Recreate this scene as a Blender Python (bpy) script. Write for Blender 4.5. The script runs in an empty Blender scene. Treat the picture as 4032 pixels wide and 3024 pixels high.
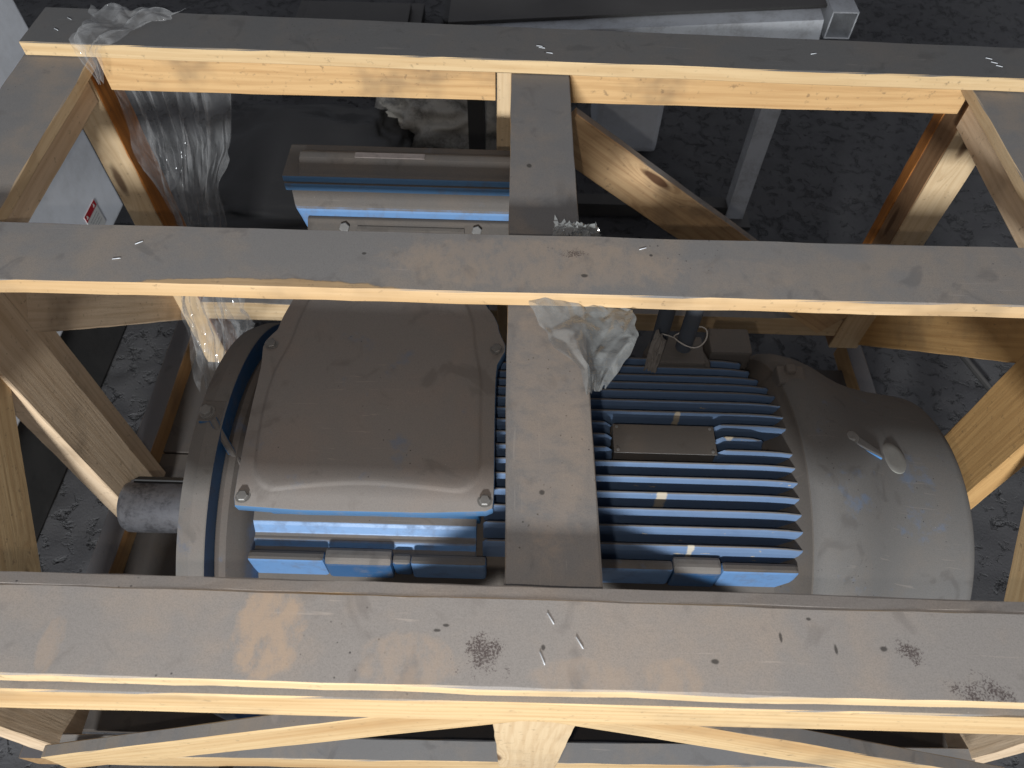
import bpy, bmesh, math, random
from mathutils import Vector, Matrix, noise
random.seed(7)
S = bpy.context.scene
C = S.collection
R_ = math.radians

# ------------------------------------------------------------------ camera, world, lights, exposure
def make_camera():
    p, r = R_(55.0), R_(1.6)
    fwd = Vector((0, math.cos(p), -math.sin(p)))
    right = Vector((1, 0, 0)); up = right.cross(fwd)
    Rv = right * math.cos(r) + up * math.sin(r)
    Uv = -right * math.sin(r) + up * math.cos(r)
    cd = bpy.data.cameras.new('camera'); co = bpy.data.objects.new('camera', cd); C.objects.link(co)
    m = Matrix((Rv, Uv, -fwd)).transposed().to_4x4(); m.translation = (0, 0, 1.72)
    co.matrix_world = m
    cd.sensor_width = 36; cd.lens = 26.0; cd.clip_start = .02; cd.clip_end = 60
    cd.dof.use_dof = True; cd.dof.focus_distance = 1.05; cd.dof.aperture_fstop = 9.0
    S.camera = co
make_camera()
S.view_settings.view_transform = 'Standard'; S.view_settings.look = 'None'
S.view_settings.exposure = 0.0; S.view_settings.gamma = 1.0
w = bpy.data.worlds.new('World'); S.world = w; w.use_nodes = True
w.node_tree.nodes['Background'].inputs[0].default_value = (.86, .90, 1.0, 1)
w.node_tree.nodes['Background'].inputs[1].default_value = .21
def lamp(name, kind, loc, energy, color, target=None, **kw):
    d = bpy.data.lights.new(name, kind); d.energy = energy; d.color = color
    for k, v in kw.items(): setattr(d, k, v)
    o = bpy.data.objects.new(name, d); C.objects.link(o); o.location = loc
    if target is not None:
        o.rotation_euler = (Vector(target) - Vector(loc)).to_track_quat('-Z', 'Y').to_euler()
    return o
# the phone's torch beside the lens, and the daylight of the open hall door low behind the photographer
lamp('phone_torch', 'POINT', (-.05, -.045, 1.688), 10.5, (1.0, .92, .84), shadow_soft_size=.008)
lamp('door_daylight', 'AREA', (-.40, -3.5, 2.16), 305.0, (.93, .97, 1.0), target=(.0, .6, .8), shape='RECTANGLE', size=.55, size_y=.30)

# ------------------------------------------------------------------ node helpers
class NT:
    def __init__(s, name):
        s.m = bpy.data.materials.new(name); s.m.use_nodes = True
        s.t = s.m.node_tree; s.n = s.t.nodes; s.l = s.t.links
        s.bsdf = s.n['Principled BSDF']
    def node(s, typ, **kw):
        n = s.n.new(typ)
        for k, v in kw.items():
            if k.startswith('_'): setattr(n, k[1:], v)
        return n
    def put(s, sock, v):
        if hasattr(v, 'is_output') or isinstance(v, bpy.types.NodeSocket): s.l.new(v, sock)
        elif v is not None:
            if sock.type == 'RGBA' and isinstance(v, tuple) and len(v) == 3: v = v + (1,)
            sock.default_value = v
    def math(s, op, a, b=None, c=None, clamp=False):
        n = s.n.new('ShaderNodeMath'); n.operation = op; n.use_clamp = clamp
        s.put(n.inputs[0], a)
        if b is not None: s.put(n.inputs[1], b)
        if c is not None: s.put(n.inputs[2], c)
        return n.outputs[0]
    def sstep(s, x, a, b, lo=0., hi=1.):
        n = s.n.new('ShaderNodeMapRange'); n.interpolation_type = 'SMOOTHSTEP'
        s.put(n.inputs['Value'], x); s.put(n.inputs['From Min'], a); s.put(n.inputs['From Max'], b)
        s.put(n.inputs['To Min'], lo); s.put(n.inputs['To Max'], hi)
        return n.outputs[0]
    def mix(s, f, a, b, mode='MIX'):
        n = s.n.new('ShaderNodeMix'); n.data_type = 'RGBA'; n.blend_type = mode
        s.put(n.inputs[0], f); s.put(n.inputs[6], a); s.put(n.inputs[7], b)
        return n.outputs[2]
    def coords(s, rnd=True):
        tc = s.n.new('ShaderNodeTexCoord'); v = tc.outputs['Object']
        if rnd:
            oi = s.n.new('ShaderNodeObjectInfo')
            vm = s.n.new('ShaderNodeVectorMath'); vm.operation = 'MULTIPLY_ADD'
            cx = s.n.new('ShaderNodeCombineXYZ')
            for i in range(3): s.l.new(oi.outputs['Random'], cx.inputs[i])
            s.l.new(cx.outputs[0], vm.inputs[0]); vm.inputs[1].default_value = (17.3, 9.1, 5.7); s.l.new(v, vm.inputs[2])
            return vm.outputs[0]
        return v
    def scale(s, v, sc, loc=(0, 0, 0)):
        n = s.n.new('ShaderNodeMapping'); s.l.new(v, n.inputs[0])
        n.inputs['Scale'].default_value = sc; n.inputs['Location'].default_value = loc
        return n.outputs[0]
    def noise(s, v, sc=1., det=3., rough=.55, dist=0.):
        n = s.n.new('ShaderNodeTexNoise'); s.l.new(v, n.inputs['Vector'])
        n.inputs['Scale'].default_value = sc; n.inputs['Detail'].default_value = det
        n.inputs['Roughness'].default_value = rough; n.inputs['Distortion'].default_value = dist
        return n.outputs['Fac']
    def voro(s, v, sc=1., feat='F1', rnd=1.):
        n = s.n.new('ShaderNodeTexVoronoi'); n.feature = feat; s.l.new(v, n.inputs['Vector'])
        n.inputs['Scale'].default_value = sc; n.inputs['Randomness'].default_value = rnd
        return n.outputs['Distance']
    def nz(s):
        g = s.n.new('ShaderNodeNewGeometry'); x = s.n.new('ShaderNodeSeparateXYZ')
        s.l.new(g.outputs['Normal'], x.inputs[0]); return x.outputs[2]
    def xyz(s, v):
        x = s.n.new('ShaderNodeSeparateXYZ'); s.l.new(v, x.inputs[0]); return x.outputs
    def bump(s, h, st=.3, d=.002):
        b = s.n.new('ShaderNodeBump'); s.l.new(h, b.inputs['Height']); b.inputs['Strength'].default_value = st
        b.inputs['Distance'].default_value = d; s.l.new(b.outputs[0], s.bsdf.inputs['Normal'])
    def out(s, col=None, rough=None, metal=None, spec=None):
        if col is not None: s.put(s.bsdf.inputs['Base Color'], col)
        if rough is not None: s.put(s.bsdf.inputs['Roughness'], rough)
        if metal is not None: s.put(s.bsdf.inputs['Metallic'], metal)
        if spec is not None: s.put(s.bsdf.inputs['Specular IOR Level'], spec)
        return s.m
def dust_col(t, v, grey, brown, amt=1.0):
    a = t.noise(v, 7, 5, .6, .4); b = t.noise(v, 26, 4, .6); c = t.noise(v, 760, 3, .75)
    f = t.sstep(t.math('ADD', t.math('MULTIPLY', a, .7), t.math('MULTIPLY', b, .3)), .43, .66)
    col = t.mix(t.math('MULTIPLY', f, amt), grey, brown)
    col = t.mix(t.sstep(c, .38, .72, 0, .42), col, (grey[0]*.55, grey[1]*.55, grey[2]*.55))
    sp = t.sstep(t.voro(v, 95), .07, .12, 1, 0)
    keep = t.sstep(t.noise(v, 9, 2), .56, .66)
    col = t.mix(t.math('MULTIPLY', t.math('MULTIPLY', sp, keep), .8), col, (.03, .027, .026))
    li = t.sstep(t.voro(t.scale(v, (1, 1, 1), (3.1, 1.7, .4)), 120), .04, .075, .7, 0)
    k2 = t.sstep(t.noise(v, 14, 2), .60, .68)
    col = t.mix(t.math('MULTIPLY', li, k2), col, (.42, .39, .34))
    sc = t.noise(t.scale(v, (14, 240, 14)), 1, 2, .5, .6); k3 = t.sstep(t.noise(v, 6, 2), .5, .62)
    col = t.mix(t.math('MULTIPLY', t.sstep(sc, .66, .72, 0, .4), k3), col, (grey[0]*1.6, grey[1]*1.5, grey[2]*1.4))
    sm = t.sstep(t.noise(t.scale(v, (1, 1, 1), (5.2, 2.2, 1.1)), 17, 3, .6, .8), .57, .70, 0, .55)
    col = t.mix(sm, col, (grey[0]*.66, grey[1]*.64, grey[2]*.63))
    return col, c
def ellipse(t, v, cx, cy, rx, ry, soft=.5, wob=.5, ns=30):
    x = t.xyz(v)
    dx = t.math('DIVIDE', t.math('SUBTRACT', x[0], cx), rx); dy = t.math('DIVIDE', t.math('SUBTRACT', x[1], cy), ry)
    d = t.math('SQRT', t.math('ADD', t.math('MULTIPLY', dx, dx), t.math('MULTIPLY', dy, dy)))
    d = t.math('ADD', d, t.math('MULTIPLY', t.math('SUBTRACT', t.noise(v, ns, 4, .65), .5), wob*2))
    return t.sstep(d, 1-soft, 1, 1, 0)
def wood(name, pale, deep, dustlo=.62, dusthi=.86, grey=(.215, .204, .195), brown=(.275, .233, .195), knots=1., marks=(), stain=.35, dust_amt=1.):
    t = NT(name); v = t.coords(); v0 = t.coords(False)
    kn_ = t.n.new('ShaderNodeTexVoronoi'); kn_.voronoi_dimensions = '2D'; t.l.new(t.scale(v, (3.0, 13, 1)), kn_.inputs['Vector']); kn_.inputs['Scale'].default_value = 1.
    rgb = t.n.new('ShaderNodeSeparateColor'); t.l.new(kn_.outputs['Color'], rgb.inputs[0])
    kd = t.math('ADD', kn_.outputs['Distance'], t.sstep(rgb.outputs[0], .30, .36 if knots > 1 else .26, 0, 1.) if knots > 1 else t.sstep(rgb.outputs[0], .10, .16, 0, 1.))
    kd = t.math('ADD', kd, t.math('MULTIPLY', t.math('SUBTRACT', t.noise(v, 40, 3), .5), .05))
    kn = t.sstep(kd, .05, .38, 1, 0)
    vv = t.n.new('ShaderNodeVectorMath'); vv.operation = 'MULTIPLY_ADD'
    cx = t.n.new('ShaderNodeCombineXYZ'); t.l.new(kn, cx.inputs[1]); t.l.new(kn, cx.inputs[2])
    t.l.new(cx.outputs[0], vv.inputs[0]); vv.inputs[1].default_value = (0, .022*knots, .016*knots); t.l.new(v, vv.inputs[2])
    gv = vv.outputs[0]
    x = t.xyz(gv)
    low = t.noise(t.scale(gv, (1.3, 9, 9)), 1, 3)
    ring = t.math('SINE', t.math('ADD', t.math('MULTIPLY', t.math('ADD', x[1], t.math('MULTIPLY', x[2], .8)), 330.), t.math('MULTIPLY', low, 26.)))
    ring = t.sstep(ring, -.2, 1.0)
    fine = t.noise(t.scale(gv, (7, 190, 190)), 1, 4, .6)
    col = t.mix(t.math('MULTIPLY', ring, .24), pale, deep)
    col = t.mix(t.sstep(fine, .42, .75, 0, .36), col, deep)
    col = t.mix(t.sstep(low, .46, .72, 0, .6), col, deep)
    st = t.noise(v, 5, 4, .6)
    col = t.mix(t.sstep(st, .5, .75, 0, stain), col, (.10, .075, .055))
    dirt = t.sstep(t.noise(v, 75, 3, .7), .60, .74, 0, .5)
    col = t.mix(dirt, col, (.10, .07, .045))
    kcore = t.math('MULTIPLY', t.sstep(kd, .06, .15, .85, 0), knots)
    col = t.mix(kcore, col, (.085, .04, .018))
    dcol, dn = dust_col(t, v, grey, brown)
    bare = None
    for mk in marks:
        kind, ex, ey, rx, ry = mk[:5]
        if kind == 'print':
            e = ellipse(t, v0, ex, ey, rx, ry, .25, .35, 60)
            wv = t.sstep(t.noise(t.scale(v0, (60, 30, 30)), 1, 4, .7), .30, .58)
            dcol = t.mix(t.math('MULTIPLY', t.math('MULTIPLY', e, wv), mk[5] if len(mk) > 5 else .85), dcol, (.40, .30, .218))
        elif kind == 'mould':
            e = ellipse(t, v0, ex, ey, rx*1.4, ry*1.4, 1., 1.0, 45)
            n1 = t.noise(v0, 520, 4, .75)
            th = t.math('SUBTRACT', .80, t.math('MULTIPLY', e, .36))
            n2 = t.sstep(t.math('SUBTRACT', n1, th), 0, .05)
            dcol = t.mix(t.math('MULTIPLY', n2, .8), dcol, (.045, .028, .027))
        elif kind == 'spot':
            e = ellipse(t, v0, ex, ey, rx, ry, .5, .25, 200)
            dcol = t.mix(t.math('MULTIPLY', e, .85), dcol, (.045, .04, .036))
        elif kind == 'bare':
            e = ellipse(t, v0, ex, ey, rx, ry, .12, .3, 25); bare = e if bare is None else t.math('MAXIMUM', bare, e)
    nz = t.nz()
    dm = t.sstep(t.math('ADD', nz, t.math('MULTIPLY', t.math('SUBTRACT', st, .5), .15)), dustlo, dusthi, 0, dust_amt)
    if bare is not None: dm = t.math('MULTIPLY', dm, t.math('SUBTRACT', 1., t.math('MULTIPLY', bare, .85)))
    col = t.mix(dm, col, dcol)
    h = t.math('ADD', t.math('MULTIPLY', fine, t.math('SUBTRACT', 1.0, t.math('MULTIPLY', dm, .88))), t.math('MULTIPLY', dn, .4))
    t.bump(h, .35, .0016)
    return t.out(col, t.math('ADD', .62, t.math('MULTIPLY', dm, .25)), spec=.3)
def paint(name, base, dustlo=.40, dusthi=.62, grey=(.125, .114, .105), brown=(.15, .125, .105), rough=.36, chips=0., thin=.12, marks=(), haze=.0):
    t = NT(name); v = t.coords(False)
    dcol, dn = dust_col(t, v, grey, brown, .9)
    n1 = t.noise(v, 9, 4, .6); n2 = t.noise(v, 42, 4, .65)
    nz = t.nz()
    dm = t.sstep(t.math('ADD', nz, t.math('MULTIPLY', t.math('SUBTRACT', n2, .5), .22)), dustlo, dusthi)
    wipe = t.sstep(t.math('ADD', t.math('MULTIPLY', n1, .6), t.math('MULTIPLY', n2, .4)), .58, .70, 0, thin*3)
    dm = t.math('MULTIPLY', dm, t.math('SUBTRACT', 1., wipe))
    dm = t.math('MAXIMUM', dm, t.sstep(n2, .48, .78, 0, .42))
    if haze: dm = t.math('MAXIMUM', dm, haze)
    col = t.mix(t.sstep(n2, .4, .7, 0, .35), base, (base[0]*.72, base[1]*.74, base[2]*.78))
    if chips:
        ch = t.sstep(t.noise(t.scale(v, (26, 60, 60)), 1, 4, .7), .675, .70, 0, chips)
        col = t.mix(ch, col, (.46, .38, .26))
    col = t.mix(dm, col, dcol)
    for mk in marks:
        e = ellipse(t, v, mk[0], mk[1], mk[2], mk[3], .4, .6, 60)
        col = t.mix(t.math('MULTIPLY', e, mk[5]), col, mk[4])
    t.bump(t.math('ADD', t.math('MULTIPLY', n2, .5), t.math('MULTIPLY', dn, .5)), .22, .0012)
    return t.out(col, t.math('ADD', rough, t.math('MULTIPLY', dm, .5)), spec=t.math('SUBTRACT', .5, t.math('MULTIPLY', dm, .38)))
def plain(name, col, rough=.6, metal=0., var=.4, dust=0., sc=12, bump=.15, dark=None):
    t = NT(name); v = t.coords()
    n1 = t.noise(v, sc, 5, .65); n2 = t.noise(v, sc*9, 3, .7)
    d = dark or tuple(c*.45 for c in col)
    c = t.mix(t.sstep(t.math('ADD', t.math('MULTIPLY', n1, .7), t.math('MULTIPLY', n2, .3)), .42, .68, 0, var), col, d)
    if dust:
        c = t.mix(t.math('MULTIPLY', t.sstep(t.nz(), .5, .8), dust), c, (.13, .12, .112))
    t.bump(n2, bump, .001)
    return t.out(c, rough, metal)

# ------------------------------------------------------------------ mesh helpers
class MB:
    def __init__(s): s.v = []; s.f = []; s.mi = []; s.sm = []
    def add(s, vs, fs, mi=0, sm=False):
        k = len(s.v); s.v += [Vector(p) for p in vs]
        for f in fs: s.f.append([i + k for i in f]); s.mi.append(mi); s.sm.append(sm)
        return s
    def box(s, a, b, mi=0, M=None):
        x0, y0, z0 = a; x1, y1, z1 = b
        vs = [Vector(p) for p in ((x0,y0,z0),(x1,y0,z0),(x1,y1,z0),(x0,y1,z0),(x0,y0,z1),(x1,y0,z1),(x1,y1,z1),(x0,y1,z1))]
        if M: vs = [M @ p for p in vs]
        return s.add(vs, [(0,3,2,1),(4,5,6,7),(0,1,5,4),(1,2,6,5),(2,3,7,6),(3,0,4,7)], mi)
    def prism(s, loop, d, mi=0, sm=False):            # loop of Vectors, extruded by vector d
        n = len(loop); d = Vector(d); vs = [Vector(p) for p in loop] + [Vector(p) + d for p in loop]
        fs = [tuple(range(n))[::-1], tuple(range(n, 2*n))] + [(i, (i+1) % n, n + (i+1) % n, n + i) for i in range(n)]
        return s.add(vs, fs, mi, sm)
    def rev(s, prof, yc, zc, n=96, mi=0, sm=True, cap0=True, cap1=True):   # profile (x, r) turned about the motor's axis
        vs = []; fs = []
        for x, r in prof:
            for k in range(n):
                a = 2*math.pi*k/n; vs.append((x, yc + r*math.sin(a), zc + r*math.cos(a)))
        for i in range(len(prof)-1):
            for k in range(n):
                a = i*n + k; b = i*n + (k+1) % n; fs.append((a, b, b + n, a + n))
        s.add(vs, fs, mi, sm)
        if cap0: s.add(vs[:n], [tuple(range(n))], mi)
        if cap1: s.add(vs[-n:], [tuple(range(n))[::-1]], mi)
        return s
    def tube(s, pts, r, n=10, mi=0, cap=True):
        pts = [Vector(p) for p in pts]; rings = []
        prev = None
        for i, p in enumerate(pts):
            t = (pts[min(i+1, len(pts)-1)] - pts[max(i-1, 0)]).normalized()
            if prev is None:
                a = Vector((0,0,1)) if abs(t.z) < .9 else Vector((1,0,0)); u = t.cross(a).normalized()
            else:
                u = (prev - t*prev.dot(t)).normalized()
            prev = u; w_ = t.cross(u); rr = r[i] if isinstance(r, (list, tuple)) else r
            rings.append([p + (u*math.cos(2*math.pi*k/n) + w_*math.sin(2*math.pi*k/n))*rr for k in range(n)])
        vs = [q for ring in rings for q in ring]; fs = []
        for i in range(len(pts)-1):
            for k in range(n):
                fs.append((i*n+k, i*n+(k+1) % n, (i+1)*n+(k+1) % n, (i+1)*n+k))
        s.add(vs, fs, mi, True)
        if cap: s.add(rings[0], [tuple(range(n))[::-1]], mi); s.add(rings[-1], [tuple(range(n))], mi)
        return s
    def hexhead(s, c, axis, r, h, mi=0, n=6, rot=.3):
        axis = Vector(axis).normalized(); a = Vector((0,0,1)) if abs(axis.z) < .8 else Vector((1,0,0))
        u = axis.cross(a).normalized(); w_ = axis.cross(u); c = Vector(c)
        ring = lambda rr, hh: [c + axis*hh + (u*math.cos(rot+2*math.pi*k/n) + w_*math.sin(rot+2*math.pi*k/n))*rr for k in range(n)]
        vs = ring(r, 0) + ring(r, h*.85) + ring(r*.86, h)
        fs = [(i, (i+1) % n, n+(i+1) % n, n+i) for i in range(n)] + [(n+i, n+(i+1) % n, 2*n+(i+1) % n, 2*n+i) for i in range(n)] + [tuple(range(2*n, 3*n))]
        return s.add(vs, fs, mi)
def props(o, label=None, cat=None, group=None, kind=None):
    for k, v in (('label', label), ('category', cat), ('group', group), ('kind', kind)):
        if v: o[k] = v
    return o
BASE = {}
def empty(name, loc, label, cat, group=None):
    o = bpy.data.objects.new(name, None); C.objects.link(o); o.location = loc; o.empty_display_size = .05
    BASE[o] = Vector(loc); return props(o, label, cat, group)
def link(name, mb, mats, parent=None, bevel=0., seg=2, smooth_all=False, label=None, sharp=.6):
    me = bpy.data.meshes.new(name)
    off = BASE.get(parent, Vector((0,0,0))) if parent else Vector((0,0,0))
    me.from_pydata([tuple(p - off) for p in mb.v], [], mb.f)
    for m in (mats if isinstance(mats, (list, tuple)) else [mats]): me.materials.append(m)
    for p, mi, sm in zip(me.polygons, mb.mi, mb.sm): p.material_index = mi; p.use_smooth = sm or smooth_all
    bm = bmesh.new(); bm.from_mesh(me)
    bmesh.ops.recalc_face_normals(bm, faces=bm.faces)
    if bevel:
        ed = [e for e in bm.edges if len(e.link_faces) == 2 and e.calc_face_angle(0) > .5]
        bmesh.ops.bevel(bm, geom=ed, offset=bevel, segments=seg, affect='EDGES', profile=.6)
    for e in bm.edges:
        if len(e.link_faces) == 2 and e.calc_face_angle(0) > sharp: e.smooth = False
    bm.to_mesh(me); bm.free()
    o = bpy.data.objects.new(name, me); C.objects.link(o)
    if parent:
        o.parent = parent
        BASE[o] = off           # children of a part keep the same origin
    if label: o['label'] = label
    return o
def slab(name, A, B, up, wd, t, mats, parent, w1=None, rough=.0017, chop=(0, 0), sides=None, label=None, ch=.0015, seg=None):
    """A sawn board: A-B centre line of its face, 'up' that face's normal, width across, thickness below the face."""
    A = Vector(A); B = Vector(B); x = (B-A); L = x.length; x.normalize(); z = Vector(up); z = (z - x*z.dot(x)).normalized(); y = z.cross(x)
    w1 = wd if w1 is None else w1; n = seg or max(6, int(L/.035)); sd = random.random()*90
    vs = []; fs = []; mi = []
    for i in range(n+1):
        f = i/n; X = -L/2 + L*f; W = (wd + (w1-wd)*f)/2
        def nn(k, amp=1.): return rough*amp*(noise.noise(Vector((X*7+sd, k*3.7, 1.3))) + .6*noise.noise(Vector((X*38+sd, k*5.1, 4.3))))
        e = ch
        prof = [(-W+e, 0), (W-e, 0), (W, -e), (W, -t+e), (W-e, -t), (-W+e, -t), (-W, -t+e), (-W, -e)]
        for k, (yy, zz) in enumerate(prof):
            sk = 0
            if i == 0: sk = chop[0]*yy
            if i == n: sk = chop[1]*yy
            vs.append((X + sk, yy + nn(k//2 if k in (1,2,3,4) else 9 + k//4), zz + nn(20+k, .25)))
    P = 8
    smap = [0, 3, 1, 3, 2, 3, 4, 3]   # top, -, +y side, -, bottom, -, -y side
    for i in range(n):
        for k in range(P):
            fs.append((i*P+k, i*P+(k+1) % P, (i+1)*P+(k+1) % P, (i+1)*P+k))
            mi.append((sides or {}).get({0:'top',2:'right',4:'bottom',6:'left'}.get(k, 'top'), 0))
    fs.append(tuple(range(P))); fs.append(tuple(range(n*P, n*P+P))[::-1]); mi += [(sides or {}).get('end', 0)]*2
    me = bpy.data.meshes.new(name); me.from_pydata(vs, [], fs)
    for m in (mats if isinstance(mats, (list, tuple)) else [mats]): me.materials.append(m)
    for p, k in zip(me.polygons, mi): p.material_index = k
    bm = bmesh.new(); bm.from_mesh(me); bmesh.ops.recalc_face_normals(bm, faces=bm.faces); bm.to_mesh(me); bm.free()
    o = bpy.data.objects.new(name, me); C.objects.link(o)
    M = Matrix((x, y, z)).transposed().to_4x4(); M.translation = (A+B)/2
    if parent:
        o.parent = parent; o.matrix_local = Matrix.Translation(-BASE[parent]) @ M
    else: o.matrix_world = M
    o['_M'] = 0; del o['_M']
    SLABM[o] = M
    if label: o['label'] = label
    return o
SLABM = {}
def on_slab(name, mb, mat, board, label=None):      # a sub-part fixed to a board; mesh given in world coordinates
    me = bpy.data.meshes.new(name); inv = SLABM[board].inverted()
    me.from_pydata([tuple(inv @ p) for p in mb.v], [], mb.f); me.materials.append(mat)
    for p, sm in zip(me.polygons, mb.sm): p.use_smooth = sm
    bm = bmesh.new(); bm.from_mesh(me); bmesh.ops.recalc_face_normals(bm, faces=bm.faces); bm.to_mesh(me); bm.free()
    o = bpy.data.objects.new(name, me); C.objects.link(o); o.parent = board
    return o

# ------------------------------------------------------------------ materials
PALE = wood('pale_pine', (.57, .405, .215), (.37, .20, .075), stain=.4)
PALE2 = wood('light_pine', (.58, .43, .26), (.39, .245, .12), stain=.22)
KNOTTY = wood('knotty_pine', (.54, .38, .205), (.32, .18, .075), knots=1.5, stain=.25)
TAN = wood('weathered_tan_pine', (.66, .50, .34), (.42, .28, .16), stain=.5, knots=.8)
BROWN = wood('brown_pine', (.52, .31, .125), (.29, .145, .05), stain=.4)
ORANGE = wood('orange_bark_edge', (.46, .17, .035), (.12, .045, .018), stain=.7, knots=.4)
GREYB = wood('worn_plank', (.58, .40, .22), (.40, .24, .10), marks=(('bare', -.33, -.058, .19, .020), ('print', .0, .0, .22, .05, .32), ('print', .25, -.01, .12, .03, .15), ('spot', -.22, .01, .004, .003), ('spot', .07, -.02, .006, .004), ('spot', .16, .02, .003, .003), ('mould', .06, .02, .03, .012)))
FARW = wood('far_plank_pine', (.60, .43, .235), (.42, .25, .105), stain=.15, grey=(.128, .124, .121), brown=(.145, .132, .121))  # dust colour darkened here to stand in for the dimmer light at the back
EDGEW = wood('dusty_edge', (.5, .36, .2), (.36, .21, .09), dustlo=.3, dusthi=.6, grey=(.29, .265, .245), brown=(.34, .287, .243))
CROSSW = wood('dusty_cross_board', (.5, .34, .18), (.36, .21, .09), dustlo=.3, dusthi=.6, grey=(.18, .17, .163), brown=(.235, .198, .167), marks=(('print', -.18, .0, .22, .05, .22), ('spot', -.02, -.02, .010, .008), ('spot', .25, .02, .006, .005), ('spot', -.30, .01, .004, .004)))
FRONTW = wood('dusty_front_plank', (.60, .44, .25), (.44, .28, .13),
    grey=(.275, .252, .233), brown=(.325, .275, .233),
    marks=(('print', -.232, .005, .036, .052), ('print', -.10, -.02, .05, .03, .4), ('print', .145, -.03, .03, .022, .45), ('print', .06, -.03, .05, .02, .3), ('print', -.43, -.015, .012, .03, .4), ('mould', -.03, -.008, .034, .034), ('mould', .425, -.034, .045, .024), ('mould', .37, .004, .026, .016),
           ('spot', -.066, .014, .0042, .0019), ('spot', -.074, .009, .0042, .0019), ('spot', .026, -.004, .0025, .0035), ('spot', .185, -.012, .0045, .003), ('spot', .345, .004, .0045, .003), ('spot', .28, .03, .003, .002), ('spot', .30, .002, .002, .006), ('spot', .25, .012, .002, .006)))
RAILW = wood('warm_rail_pine', (.59, .375, .175), (.34, .17, .06), stain=.65)
STAINW = wood('stained_pine', (.53, .35, .185), (.25, .12, .05), stain=.6, knots=1.5)
BROWN2 = wood('heartwood', (.30, .17, .085), (.16, .075, .03), stain=.5)
BASEW = wood('base_timber', (.34, .21, .10), (.19, .10, .04), stain=.7, grey=(.10, .095, .098), brown=(.11, .098, .095))
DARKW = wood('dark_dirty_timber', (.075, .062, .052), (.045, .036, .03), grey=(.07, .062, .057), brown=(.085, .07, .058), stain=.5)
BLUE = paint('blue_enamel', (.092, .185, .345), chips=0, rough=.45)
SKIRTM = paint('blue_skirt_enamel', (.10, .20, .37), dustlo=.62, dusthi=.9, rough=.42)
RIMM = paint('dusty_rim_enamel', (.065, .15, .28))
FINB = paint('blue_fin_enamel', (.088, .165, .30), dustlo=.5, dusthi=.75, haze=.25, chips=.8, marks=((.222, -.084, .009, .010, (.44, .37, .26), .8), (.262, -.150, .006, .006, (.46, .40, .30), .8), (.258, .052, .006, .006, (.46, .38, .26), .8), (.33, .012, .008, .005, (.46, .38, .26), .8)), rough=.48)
COWLM = paint('dusty_cowl_enamel', (.06, .17, .36), dustlo=.02, dusthi=.3, grey=(.135, .128, .122), brown=(.15, .134, .12), thin=.08, rough=.4,
              marks=((.615, .425, .014, .035, (.045, .042, .04), .75), (.60, .40, .03, .012, (.05, .047, .045), .6), (.56, .455, .008, .016, (.20, .26, .36), .55), (.655, .455, .006, .011, (.20, .26, .36), .5), (.475, .50, .012, .012, (.17, .21, .27), .5)))
LIDM = paint('dusty_lid_enamel', (.065, .15, .28), grey=(.225, .203, .186), brown=(.25, .21, .183), thin=.12)
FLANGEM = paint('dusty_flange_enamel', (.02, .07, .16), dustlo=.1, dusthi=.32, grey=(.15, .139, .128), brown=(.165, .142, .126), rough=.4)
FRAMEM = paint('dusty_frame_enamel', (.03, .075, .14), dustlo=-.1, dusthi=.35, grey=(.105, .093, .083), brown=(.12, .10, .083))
DUSTY = paint('caked_dust', (.05, .10, .18), dustlo=-3, dusthi=-2, thin=.1)
EYEM = paint('dusty_eye_enamel', (.04, .065, .10), dustlo=-.6, dusthi=.8, thin=.3, rough=.5)
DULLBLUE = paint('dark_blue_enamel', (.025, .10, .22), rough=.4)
BOLTM = plain('dusty_zinc', (.27, .26, .245), .5, .35, .5, dust=.5, sc=90)
SHAFTM = plain('oxidised_steel', (.20, .20, .215), .38, .7, .85, sc=22, dark=(.035, .033, .036))
BLACK = plain('black_oxide', (.018, .017, .017), .5, .2, .4)
STEEL = plain('galvanised_steel', (.62, .64, .67), .45, .15, .5, dust=.2, sc=16, dark=(.24, .23, .22))
STEELD = plain('dark_steel', (.06, .058, .056), .55, .2, .5, dust=.5, sc=9)
WHITE = plain('white_enamel', (.84, .87, .92), .4, 0, .35, sc=5, dark=(.48, .49, .49), bump=.05)
SACK = plain('dirty_woven_plastic', (.44, .41, .36), .6, 0, .8, sc=14, dark=(.06, .055, .05))
TARP = plain('black_plastic', (.012, .012, .013), .5, 0, .5, dust=.16, sc=6)
WIRE = plain('pale_wire', (.45, .42, .38), .5)
PAPER = plain('white_print', (.62, .62, .60), .6)
RED = plain('red_print', (.42, .02, .03), .5)
GREYP = plain('grey_print', (.28, .28, .28), .6)
PLATE = paint('dusty_nameplate', (.30, .30, .30), dustlo=.1, dusthi=.3, grey=(.10, .087, .076), brown=(.12, .098, .08), rough=.5, thin=.02)
OVALM = plain('pale_plug', (.22, .22, .195), .6, 0, .6, dust=.65, sc=40)
def film(nm='clear_film', a0=.02, a1=.22, col=(.36, .36, .35)):
    t = NT(nm); v = t.coords()
    n1 = t.noise(t.scale(v, (1, 1, .35)), 34, 3, .5, .8); n2 = t.noise(t.scale(v, (90, 90, 14)), 1, 2, .5)
    t.bump(t.math('ADD', n1, t.math('MULTIPLY', n2, .4)), .45, .004)
    lw = t.n.new('ShaderNodeLayerWeight'); lw.inputs[0].default_value = .35
    a = t.math('ADD', t.math('MULTIPLY', lw.outputs['Facing'], .42), t.sstep(n1, .4, .75, a0, a1), clamp=True)
    t.put(t.bsdf.inputs['Alpha'], a)
    return t.out(col, .09, 0., 1.)
FILM = film()
MILK2 = film('dusty_film', .07, .30, (.42, .42, .42))
MILK = film('milky_film', .34, .60, (.31, .315, .305))
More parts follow.
